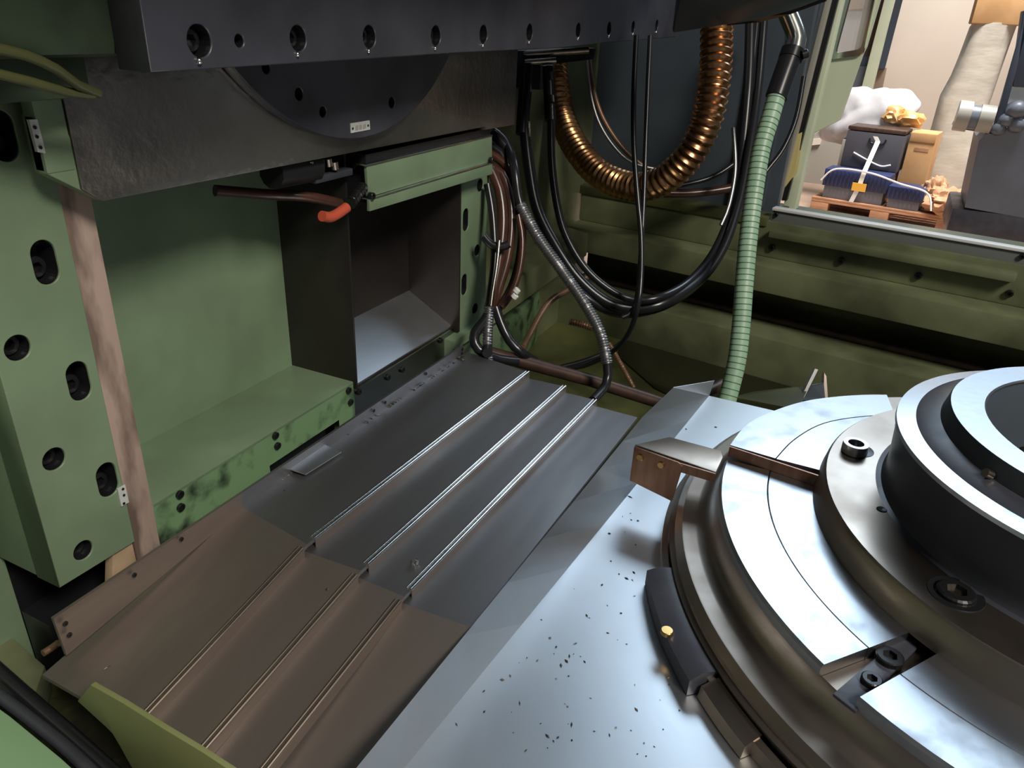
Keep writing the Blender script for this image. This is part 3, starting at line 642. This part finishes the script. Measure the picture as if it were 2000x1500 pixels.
cable('slim bright spiral cable curving down beside the pinkish tube', 1.55, .0032, [(1145, 112), (1152, 175), (1168, 235), (1198, 285), (1235, 318), (1290, 332)], 'coil')
cable('dark red hose running behind the bottom of the conduit', 1.62, .0090, [(1180, 345), (1250, 372), (1330, 378), (1400, 372), (1450, 362)], 'brownhose', cat='hose')
cable('black cable sagging to the right edge of the enclosure panel', 1.60, .0050, [(1330, 362), (1385, 348), (1430, 322), (1475, 280), (1510, 220)])
cable('dark curved hose beside the guide rails', 1.52, .0050, [(1570, 150), (1555, 230), (1530, 290), (1500, 330), (1470, 370)])
# bundle by the right rail of the column
for i, (r, m, pts) in enumerate((
    (.0085, 'rubber', [(962, 262), (985, 285), (1000, 330), (1008, 390), (1014, 430)]),
    (.0075, 'rubber', [(955, 285), (978, 300), (995, 345), (1000, 400), (990, 480), (965, 560), (955, 620), (952, 690, 1.1)]),
    (.0070, 'brownhose', [(955, 300), (985, 320), (1008, 370), (1020, 430), (1016, 500), (1000, 560), (975, 600), (955, 612)]),
    (.0075, 'brownhose', [(952, 325), (980, 340), (996, 390), (998, 450), (990, 510), (972, 570), (957, 608)]),
    (.0085, 'brownhose', [(958, 330), (975, 370), (982, 430), (976, 500), (965, 560), (955, 605)]),
    (.0050, 'brownhose', [(1012, 420), (1020, 470), (1014, 530), (998, 575), (980, 600)]),
    (.0060, 'rubber', [(952, 360), (962, 420), (966, 500), (960, 560), (954, 615)]))):
    names_ = ['uppermost black hose arching out of the bundle beside the green rail', 'black hose running full length down the bundle to the cover', 'outermost brown hose bowing right in the bundle', 'second brown hose from the right in the bundle', 'thick brown hose in the middle of the bundle', 'thin brown loop at the right edge of the bundle', 'slim black hose against the green rail']
    cable(names_[i], 1.22 - .008 * i, r, pts, m, group='hose bundle beside the right rail', cat='hose')
cable('thin white-grey wire between the brown hoses of the bundle', 1.15, .0026, [(975, 470), (970, 520), (962, 570), (958, 600)], 'fitting', cat='wire')
tag(tube('hose_strap', pth(1.16, (945, 462), (960, 478), (980, 482), (994, 476)), .0065, 'rubber', n=10), 'black strap wrapped round the brown hose bundle', 'strap')
cl = thing('hose_clip', dep(1003, 585, 1.15), 'small white plastic clip on the brown hose bundle', 'clip')
for px, py in ((1007, 570), (1003, 581)): inst('clip_half', boltmesh(.0052, .006, .3), cl, dep(px, py, 1.15), (.6, .3, 0)).data.materials[0] = M['white']
cable('black cable bent in a tight loop at the foot of the right rail', 1.12, .0075, [(962, 600), (945, 628), (928, 650), (928, 672), (945, 690), (975, 702, 1.14), (1010, 706, 1.16)])
cable('black coil-guarded cable dropping to the cover corner', 1.12, .0060, [(956, 600), (953, 640), (952, 680), (954, 705)], coil=(0, 4))
cable('dark blue-black cable running down right of the tight loop', 1.18, .0075, [(968, 600), (978, 630), (995, 665), (1020, 690), (1045, 705, 1.25)])
# fittings under the slide
ft = thing('hose_manifold', dep(1040, 150, 1.4), 'dark manifold with plated fittings hanging under the slide', 'manifold')
box('block', tuple(dep(1040, 150, 1.45) - Vector((.03, .03, .02))), tuple(dep(1040, 150, 1.45) + Vector((.03, .03, .022))), 'castdark', ft, .003)
tube('hose_end', pth(1.36, (1028, 130), (1026, 175), (1022, 225), (1020, 262)), .012, 'boltblack', ft, n=14)
tube('hose_end', pth(1.38, (1070, 132), (1072, 180), (1074, 235)), .010, 'boltblack', ft, n=14)
for px, y0, y1, r in ((1075, 140, 156, .0035), (1073, 158, 186, .004), (1077, 187, 200, .005), (1076, 204, 240, .004), (1034, 140, 180, .003), (1031, 238, 268, .004)):
    tube('fitting', pth(1.355, (px, y0), (px + 1, y1)), r, 'fitting', ft, straight=True, n=8)
tube('manifold_bar', pth(1.38, (985, 108), (1060, 104), (1150, 98)), .006, 'turned', ft, n=10)
tube('manifold_bar', pth(1.37, (1025, 122), (1086, 118)), .0055, 'fitting', ft, n=10)
bx_ = dep(1080, 112, 1.42); slab('cover_strip', [dep(975, 100, 1.36), dep(1165, 94, 1.42), dep(1160, 116, 1.42), dep(1020, 132, 1.36), dep(975, 136, 1.36)], (.03, .03, 0), 'castdark', ft, .002)
# pipes on the sump
pp = thing('suction_pipe', dep(1110, 740, 1.24), 'rusty brown pipe running across behind the end of the cover', 'pipe')
tube('pipe', pth(1.2, (950, 688, 1.17), (1040, 712, 1.2), (1150, 742, 1.24), (1300, 790, 1.28)), .0105, 'pipe', pp, straight=True, n=16)
tube('elbow', pth(1.2, (1300, 790, 1.28), (1380, 765, 1.36), (1410, 750, 1.40)), .0105, 'pipe', pp, n=16)
rd = thing('copper_tube', dep(1020, 680, 1.36), 'tan copper tube rising from a square clip to the sump corner', 'tube')
tube('tube', pth(1.4, (1022, 678, 1.34), (1055, 615, 1.4), (1078, 585, 1.44), (1110, 566, 1.47), (1155, 535, 1.52)), .0058, 'rod', rd, n=12)
box('clip', tuple(dep(1017, 684, 1.335) - Vector((.008, .008, .007))), tuple(dep(1017, 684, 1.335) + Vector((.008, .008, .007))), 'rod', rd, .001)
sp = thing('spring_conduit', dep(1236, 756, 1.42), 'thin brass coloured spring conduit standing in the sump', 'conduit')
ribbed('conduit', pth(1.45, (1190, 672, 1.46), (1212, 710, 1.44), (1238, 758, 1.42)), .0042, .0008, .004, 'rod', sp, n=10)
sp2 = thing('spring_conduit', dep(1150, 636, 1.5), 'short stub of spring conduit lying on the dark sump floor', 'conduit')
ribbed('conduit', pth(1.5, (1112, 628), (1135, 633), (1156, 640)), .0065, .0012, .005, 'rod', sp2, n=10)
cable('dark flat cable lying along the sump from the cover to the rear corner', 1.46, .0045, [(1090, 718), (1140, 705), (1190, 685), (1215, 668)])
# ================================================================= FOREGROUND AT THE LOWER LEFT
gd = thing('front_guard', (.22, .44, -.06), 'olive green guard strip rising over the near end of the cover', 'guard')
XG = .232
gpts = [(186, 1330), (250, 1366), (320, 1410), (400, 1458), (520, 1536), (470, 1620), (330, 1600), (258, 1478), (243, 1450), (228, 1425), (214, 1411), (160, 1362)]
slab('guard_sheet', [onx(x, y, XG - .0) for x, y in gpts], (-.004, 0, 0), 'guard', gd, .001)
tr = thing('front_frame_rail', (.05, .52, -.12), 'mint green frame rail with dark scuffs in the near left corner', 'rail')
slab('rail_top', [onz(-60, 1340, -.06), onz(20, 1398, -.06), onz(120, 1480, -.06), onz(230, 1580, -.06), onz(-60, 1640, -.06)], (0, 0, -.05), 'mint', tr, .002)
sl = thing('rubber_seal', onz(100, 1400, -.10), 'black rubber seal strip between the rail and the guard', 'seal')
tube('seal', [onz(-40, 1280, -.075), onz(60, 1370, -.075), onz(150, 1450, -.075), onz(260, 1550, -.075)], .007, 'rubber', sl)
tube('seal_lip', [onz(-40, 1330, -.065), onz(60, 1405, -.065), onz(140, 1470, -.065), onz(220, 1550, -.065)], .005, 'castdark', sl)
tf = thing('dirty_trench', (.1, .6, -.20), 'greasy trench with swarf under the near end of the cover', 'trench')
slab('trench_floor', [(-.3, .3, -.16), (.30, .3, -.16), (.30, .645, -.16), (-.3, .645, -.16)], (0, 0, -.02), 'grease', tf)
slab('trench_ledge', [onz(-60, 1190, -.10), onz(20, 1240, -.10), onz(88, 1300, -.10), onz(60, 1380, -.10), onz(-60, 1290, -.10)], (0, 0, -.03), 'olivelight', tf, .002)
tube('trench_clip', [onz(84, 1276, -.045), onz(100, 1266, -.045), onz(114, 1256, -.04)], .003, 'rod', tf)
# ================================================================= SWARF
def flakes(name, spots, label, m='chip'):
    bm = bmesh.new()
    for (p, s) in spots:
        a = random.random() * 6.28; l = s * random.uniform(.6, 1.6); w_ = s * random.uniform(.3, .8); h = s * .35
        u = Vector((math.cos(a), math.sin(a), 0)) * l; v = Vector((-math.sin(a), math.cos(a), 0)) * w_
        q = [bm.verts.new(p + x) for x in (u, v, -u, -v)]; t = bm.verts.new(p + Vector((0, 0, h)) + u * .2)
        for k in range(4): bm.faces.new((q[k], q[(k + 1) % 4], t))
        bm.faces.new(q[::-1])
    return tag(link(name, meshof(bm), m), label, 'swarf', kind='stuff')
sp_ = []
while len(sp_) < 70:
    x, y = random.uniform(880, 1330), random.uniform(960, 1480); p = onz(x, y, ZD + .0003)
    fy = f0.y + (f1.y - f0.y) * ((p.x - f0.x) / (f1.x - f0.x))
    if p.y < fy - .006 and math.hypot(p.x - CX, p.y - CY) > .45: sp_.append((p, random.choice((.0010, .0014, .0020))))
for x, y in ((1238, 1118), (1246, 1017), (1190, 1042), (1230, 970), (1398, 834), (1340, 838)): sp_.append((onz(x, y, ZD + .0003), .0028))
flakes('metal_chips', sp_, 'dark metal chips scattered over the bright deck plate')
sp_ = []
for k in range(40):
    t = random.random(); p = Vector((.88, .4935, .0004)).lerp(Vector((.47, .500, .0004)), t); sp_.append((p, random.choice((.0012, .002, .003))))
for x, y in ((900, 697), (896, 700), (904, 703), (892, 694)): sp_.append((onz(x, y, .001), .004))
for i, (x, y) in enumerate(((556, 958), (1020, 740), (640, 1150), (210, 1303))): sp_.append((onz(x, y, zs[0] - (.0 if y < 1060 else .012)), .002))
flakes('metal_chips', sp_, 'chips collected along the flange of the way cover')
nut = thing('metal_chip', onz(811, 1097, -.0185), 'bright curled metal chip lying on the third cover strip', 'chip')
tube('curl', [onz(806, 1100, -.0185), onz(809, 1094, -.014), onz(815, 1094, -.013), onz(814, 1101, -.018)], .0016, 'wiper', nut, step=.003, n=8)
# ================================================================= THE HALL BEYOND THE OPENING
XP = 7.6
def hq(px, py, x): return onx(px, py, x)
# pallet: deck boards, blocks, bottom boards
OP = onz(1586, 383, -.956); OP.z = 0
pal = thing('pallet', tuple(OP - E9 * .6 + N9 * .4 + Vector((0, 0, -1.1))), 'wooden pallet carrying crates and boxes beyond the window opening', 'pallet')
def pl(name, u0, u1, v0, v1, z0, z1, m, parent=None, bev=.004):
    """box in pallet axes: u to the right along the front, v away"""
    pts = []
    for u, v in ((u0, v0), (u1, v0), (u1, v1), (u0, v1)):
        q = OP - E9 * u + N9 * v; pts.append((q.x, q.y, z0))
    return slab(name, pts, (0, 0, z1 - z0), m, parent, bev)
for k in range(7): pl('deck_board', 0, 1.25, k * .117, k * .117 + .095, -.978, -.956, 'wood', pal)
for v in (0, .35, .70):
    pl('stringer_board', 0, 1.25, v, v + .10, -1.0, -.978, 'wood', pal); pl('bottom_board', 0, 1.25, v, v + .10, -1.10, -1.078, 'wood', pal)
    for u in (0, .53, 1.08): pl('block', u, u + .16, v, v + .10, -1.078, -1.0, 'wood', pal)
def crate(name, label, u0, u1, v0, v1, z0, h, group):
    t = thing(name, tuple((OP + Vector((0, 0, z0))) - E9 * (u0 + u1) / 2 + N9 * (v0 + v1) / 2), label, 'crate', group)
    pl('base', u0 + .02, u1 - .02, v0, v1, z0, z0 + h * .42, 'greyedge', t)
    pl('tray', u0, u1, v0 - .01, v1, z0 + h * .42, z0 + h, 'bluecrate', t)
    n = int((u1 - u0) / .035)
    for k in range(n): pl('rib', u0 + .01 + k * .035, u0 + .025 + k * .035, v0 - .022, v0 - .008, z0 + h * .45, z0 + h * .97, 'bluecrate', t, .002)
crate('storage_crate', 'long navy crate on the pallet, under the graphite case', .06, .62, .04, .29, -.956, .26, 'navy crates on the pallet')
crate('storage_crate', 'short navy crate on the pallet, beside the kraft paper bundle', .63, .93, .02, .30, -.956, .19, 'navy crates on the pallet')
tc_ = thing('graphite_case', (7.4, .3, -.70), 'dark graphite case with a handle and white strap above the crates', 'case')
pl('shell', .12, .62, .30, .62, -.70, -.37, 'darkcase', tc_, .015)
pl('lid', .12, .62, .30, .62, -.365, -.33, 'pipe', tc_, .01)
pl('support', .14, .60, .34, .60, -.956, -.702, 'card', tc_, .004)
u_ = .40; tube('handle', [(OP + Vector((0, 0, 0))) - E9 * u + N9 * .29 + Vector((0, 0, z)) for u, z in ((.33, -.42), (.35, -.46), (.45, -.46), (.47, -.42))], .008, 'boltblack', tc_)
st = thing('packing_strap', (7.3, .2, -.95), 'white packing strap with yellow label over the case and crates', 'strap')
sv = [(.375, .285, -.40), (.405, .285, -.44), (.40, .02, -.685), (.39, .005, -.80), (.35, .005, -.956)]
for a, b in zip(sv, sv[1:]):
    qa = [(OP + Vector((0, 0, 0))) - E9 * (a[0] + d_) + N9 * a[1] + Vector((0, 0, a[2])) for d_ in (-.02, .02)]; qb = [(OP + Vector((0, 0, 0))) - E9 * (b[0] + d_) + N9 * b[1] + Vector((0, 0, b[2])) for d_ in (-.02, .02)]
    slab('strap_length', [qa[0], qa[1], qb[1], qb[0]], tuple(-N9 * .004), 'strap', st)
pl('label', .33, .45, -.008, .002, -.85, -.78, 'yellow', st, 0)
tube('cord', [(OP + Vector((0, 0, 0))) - E9 * u + N9 * v + Vector((0, 0, z)) for u, v, z in ((.05, .0, -.80), (.16, .0, -.685), (.45, .0, -.68), (.72, -.01, -.735), (.95, -.02, -.78), (1.02, -.04, -.92))], .008, 'strap', st)
tube('cord', [(OP + Vector((0, 0, 0))) - E9 * u + N9 * v + Vector((0, 0, z)) for u, v, z in ((.22, .285, -.56), (.35, .28, -.61), (.48, .28, -.65), (.56, .28, -.63))], .008, 'strap', st)
cbx = thing('cardboard_box', (7.7, -.2, -.95), 'tan cardboard box on the pallet, right of the graphite case', 'box')
pl('box_body', .64, .86, .42, .74, -.956, -.34, 'card', cbx, .008)
pl('box_flap', .645, .855, .412, .420, -.42, -.345, 'card', cbx, .003)
pl('box_print', .70, .82, .417, .420, -.50, -.47, 'paperbag', cbx, 0)
def blob(name, c, s, m, parent=None, amp=.25, seed=0, sub=4, freq=2.2):
    bm = bmesh.new(); bmesh.ops.create_icosphere(bm, subdivisions=sub, radius=1)
    for v in bm.verts:
        k = 1 + amp * noise.noise(v.co * freq + Vector((seed, seed * 2, 0))) + amp * .5 * noise.noise(v.co * freq * 2.7 + Vector((0, seed, 3)))
        v.co = Vector((v.co.x * s[0] * k, v.co.y * s[1] * k, max(v.co.z * k, -.75) * s[2])) + Vector(c)
    return link(name, meshof(bm), m, parent, smooth=True)
fb_ = thing('film_bag', (7.8, .25, -.70), 'milky plastic film bag over amber parts behind the graphite case', 'bag')
c0 = (OP + Vector((0, 0, 0))) - E9 * .30 + N9 * .90
pl('under_box', .02, .55, .66, 1.1, -.956, -.50, 'motor', fb_)
ob = blob('film', (0, 0, 0), (.20, .44, .30), 'film', fb_, .34, 3, 5, .9)
ob.location = (OP - E9 * .24 + N9 * .86 + Vector((0, 0, -.50))) - wloc(fb_); ob.rotation_euler = (math.radians(-22), 0, math.radians(-9))
blob('amber_part', (OP + Vector((0, 0, -.24))) - E9 * .42 + N9 * .72, (.08, .11, .09), 'amber', fb_, .35, 2, 3)
blob('amber_part', (OP + Vector((0, 0, -.27))) - E9 * .56 + N9 * .70, (.08, .12, .08), 'amber', fb_, .35, 5, 3)
kb = thing('kraft_paper_bundle', (7.1, -.48, -.95), 'crumpled kraft paper bundle at the right end of the pallet', 'bundle')
blob('paper', (OP + Vector((0, 0, -.86))) - E9 * 1.12 + N9 * .12, (.17, .19, .13), 'paperbag', kb, .35, 9)
blob('paper', (OP + Vector((0, 0, -.80))) - E9 * .98 + N9 * .20, (.10, .10, .13), 'paperbag', kb, .4, 4)
tube('cord_loop', [(OP + Vector((0, 0, 0))) - E9 * u + N9 * v + Vector((0, 0, z)) for u, v, z in ((1.22, 0, -.93), (1.34, -.02, -1.02), (1.38, -.06, -1.09), (1.28, -.08, -1.09))], .009, 'strap', kb)
# wrapped tall roll
WXP = 8.45
wr = thing('wrapped_stack', (8.0, -.75, -.956), 'tall stack in cream stretch wrap between the beige cabinet and the grey machine', 'wrapped goods')
bm = bmesh.new(); rings = []; prof = [(-.75, (1782, 1893)), (-.62, None)]
lv = [((1790, 376), (1880, 386)), ((1782, 352), (1893, 372)), ((1797, 312), (1908, 322)), ((1815, 270), (1916, 280)), ((1826, 230), (1925, 235)), ((1838, 190), (1942, 190)), ((1860, 150), (1956, 148)), ((1880, 100), (1974, 96)), ((1897, 52), (1990, 52)), ((1905, 42), (1994, 46))]
for i, (l, r) in enumerate(lv):
    a = hq(*l, WXP); b = hq(*r, WXP); c = (a + b) / 2; hw_ = (b - a).length / 2; e_ = (b - a).normalized(); ring = []
    for k in range(24):
        t = 2 * math.pi * k / 24; sx = math.copysign(abs(math.cos(t)) ** .6, math.cos(t)); sy = math.copysign(abs(math.sin(t)) ** .6, math.sin(t))
        jj = 1 + .04 * noise.noise(Vector((k * .7, i * 1.3, 0)))
        ring.append(bm.verts.new(c + e_ * hw_ * sx * jj + Vector((.30 * sy * jj + .30, 0, 0))))
    rings.append(ring)
for a, b in zip(rings, rings[1:]):
    for k in range(24): bm.faces.new((a[k], a[(k + 1) % 24], b[(k + 1) % 24], b[k]))
bm.faces.new(rings[0]); bm.faces.new(rings[-1])
link('wrap', meshof(bm), 'wrap', wr, smooth=True)
wb = hq(1838, 384, WXP); box('stand', (wb.x - .02, wb.y - .22, -1.10), (wb.x + .55, wb.y + .26, wb.z + .01), 'wood', wr, .01)
wt = hq(1950, 48, WXP + .1); box('top_carton', (wt.x - .1, wt.y - .24, wt.z), (wt.x + .4, wt.y + .22, wt.z + .30), 'card', wr, .01)
# beige cabinet, grey machine, poles
cab = thing('beige_cabinet', (14.3, -.35, -1.1), 'large plain beige cabinet standing against the hall beyond the pallet', 'cabinet')
slab('cabinet_body', [(14.2, .56, -1.06), (14.2, -1.55, -1.06), (14.9, -1.55, -1.06), (14.9, .56, -1.06)], (0, 0, 4.4), 'beige', cab, .02)
slab('plinth', [(14.25, .50, -1.1), (14.25, -1.5, -1.1), (14.85, -1.5, -1.1), (14.85, .50, -1.1)], (0, 0, .05), 'motor', cab)
gm = thing('grey_machine', (6.3, -1.15, -1.1), 'blue-grey machine with a motor and upright post at the right edge', 'machine')
def gq(px, py): return onx(px, py, 6.0)
slab('body', [gq(1912, 275), gq(1925, 262), gq(1960, 250), gq(2080, 250), gq(2080, 440), gq(1884, 405)], (.6, 0, 0), 'greymachine', gm)
box('foot', tuple(gq(1870, 430) + Vector((0, -.8, -.12))), tuple(gq(1862, 400) + Vector((.7, 0, -.02))), 'castdark', gm, .02)
slab('post', [gq(1952, 262), gq(1936, 262), gq(2000, 40), gq(2012, 40)], (.06, 0, 0), 'bluepole', gm, .005)
slab('head', [gq(1978, 170), gq(2060, 175), gq(2060, 20), gq(2000, 20)], (.2, 0, 0), 'bluepole', gm, .01)
mo = gq(1868, 225); m2 = gq(1925, 232)
tube('motor', [mo, mo.lerp(m2, .45)], .095, 'motor', gm, straight=True, n=20); tube('motor_collar', [mo.lerp(m2, .42), mo.lerp(m2, .75)], .075, 'greymachine', gm, straight=True, n=20); tube('motor_end', [mo.lerp(m2, .75), mo.lerp(m2, 1.25)], .085, 'motor', gm, straight=True, n=20)
slab('motor_shelf', [gq(1862, 250), gq(1940, 262), gq(1942, 256), gq(1866, 243)], (.3, 0, 0), 'greymachine', gm)
for k, (px, py, r) in enumerate(((1965, 235, .05), (1985, 215, .06), (1985, 245, .05), (1950, 252, .045))): blob('control_knob', gq(px, py), (r, r, r), 'greymachine', gm, .2, k, 2)
box('white_panel', tuple(gq(2040, 230) + Vector((.25, 0, 0))), tuple(gq(1978, 150) + Vector((.30, 0, 0))), 'white', gm)
pol1 = thing('machine_pillar', (10.6, 1.4, -1.1), 'tall pale green pillar with a brown panel left of the beige cabinet', 'pillar')
def pq(x, *p): return [onx(a, b, x) for a, b in p]
slab('pillar', pq(10.4, (1676, 196), (1699, 197), (1752, -20), (1732, -20)), (.15, 0, 0), 'palegreen', pol1, .01)
slab('brown_panel', pq(10.6, (1688, 110), (1702, 110), (1732, -20), (1706, -20)), (.1, 0, 0), 'pipe', pol1)
slab('grey_panel', pq(10.65, (1666, 110), (1690, 110), (1708, -20), (1694, -20)), (.1, 0, 0), 'motor', pol1)
slab('dark_box', pq(10.6, (1662, 130), (1694, 130), (1700, 97), (1670, 97)), (.1, 0, 0), 'bluepole', pol1)
slab('grey_box', pq(10.55, (1648, 190), (1684, 192), (1694, 130), (1662, 130)), (.1, 0, 0), 'greymachine', pol1)
slab('blue_strip', pq(10.8, (1714, 134), (1728, 134), (1768, -20), (1754, -20)), (.1, 0, 0), 'bluepole', pol1)
slab('brown_foot', pq(10.9, (1690, 235), (1710, 235), (1732, 132), (1712, 132)), (.1, 0, 0), 'floor', pol1, .01)
slab('base', pq(10.3, (1628, 238), (1700, 240), (1704, 196), (1655, 192)), (.3, 0, 0), 'motor', pol1, .01)
wc = thing('pale_cabinet', (11.6, 1.6, -1.1), 'pale grey cabinet seen through the rounded door window', 'cabinet')
slab('cabinet_front', pq(11.4, (1580, 260), (1660, 260), (1735, -60), (1640, -60)), (.3, 0, 0), 'white', wc, .01)
slab('cabinet_band', pq(11.38, (1640, 20), (1690, 16), (1700, -20), (1648, -20)), (.03, 0, 0), 'beige', wc)
bs_ = thing('low_machine_base', (9.5, .9, -1.1), 'grey machine base with a dark hatch behind the plastic film bag', 'machine base')
slab('base_block', pq(9.3, (1560, 400), (1580, 268), (1640, 236), (1715, 246), (1715, 330), (1700, 400)), (.5, 0, 0), 'motor', bs_, .01)
slab('dark_hatch', pq(9.28, (1602, 250), (1616, 240), (1642, 243), (1640, 258), (1604, 255)), (.03, 0, 0), 'bluepole', bs_)
slab('pale_patch', pq(9.27, (1586, 272), (1606, 270), (1602, 282), (1584, 284)), (.03, 0, 0), 'beige', bs_)
for o in bpy.data.objects:
    if o.type == 'MESH' and o.parent is None and 'label' not in o and o.get('kind') != 'structure': print('UNLABELLED', o.name)
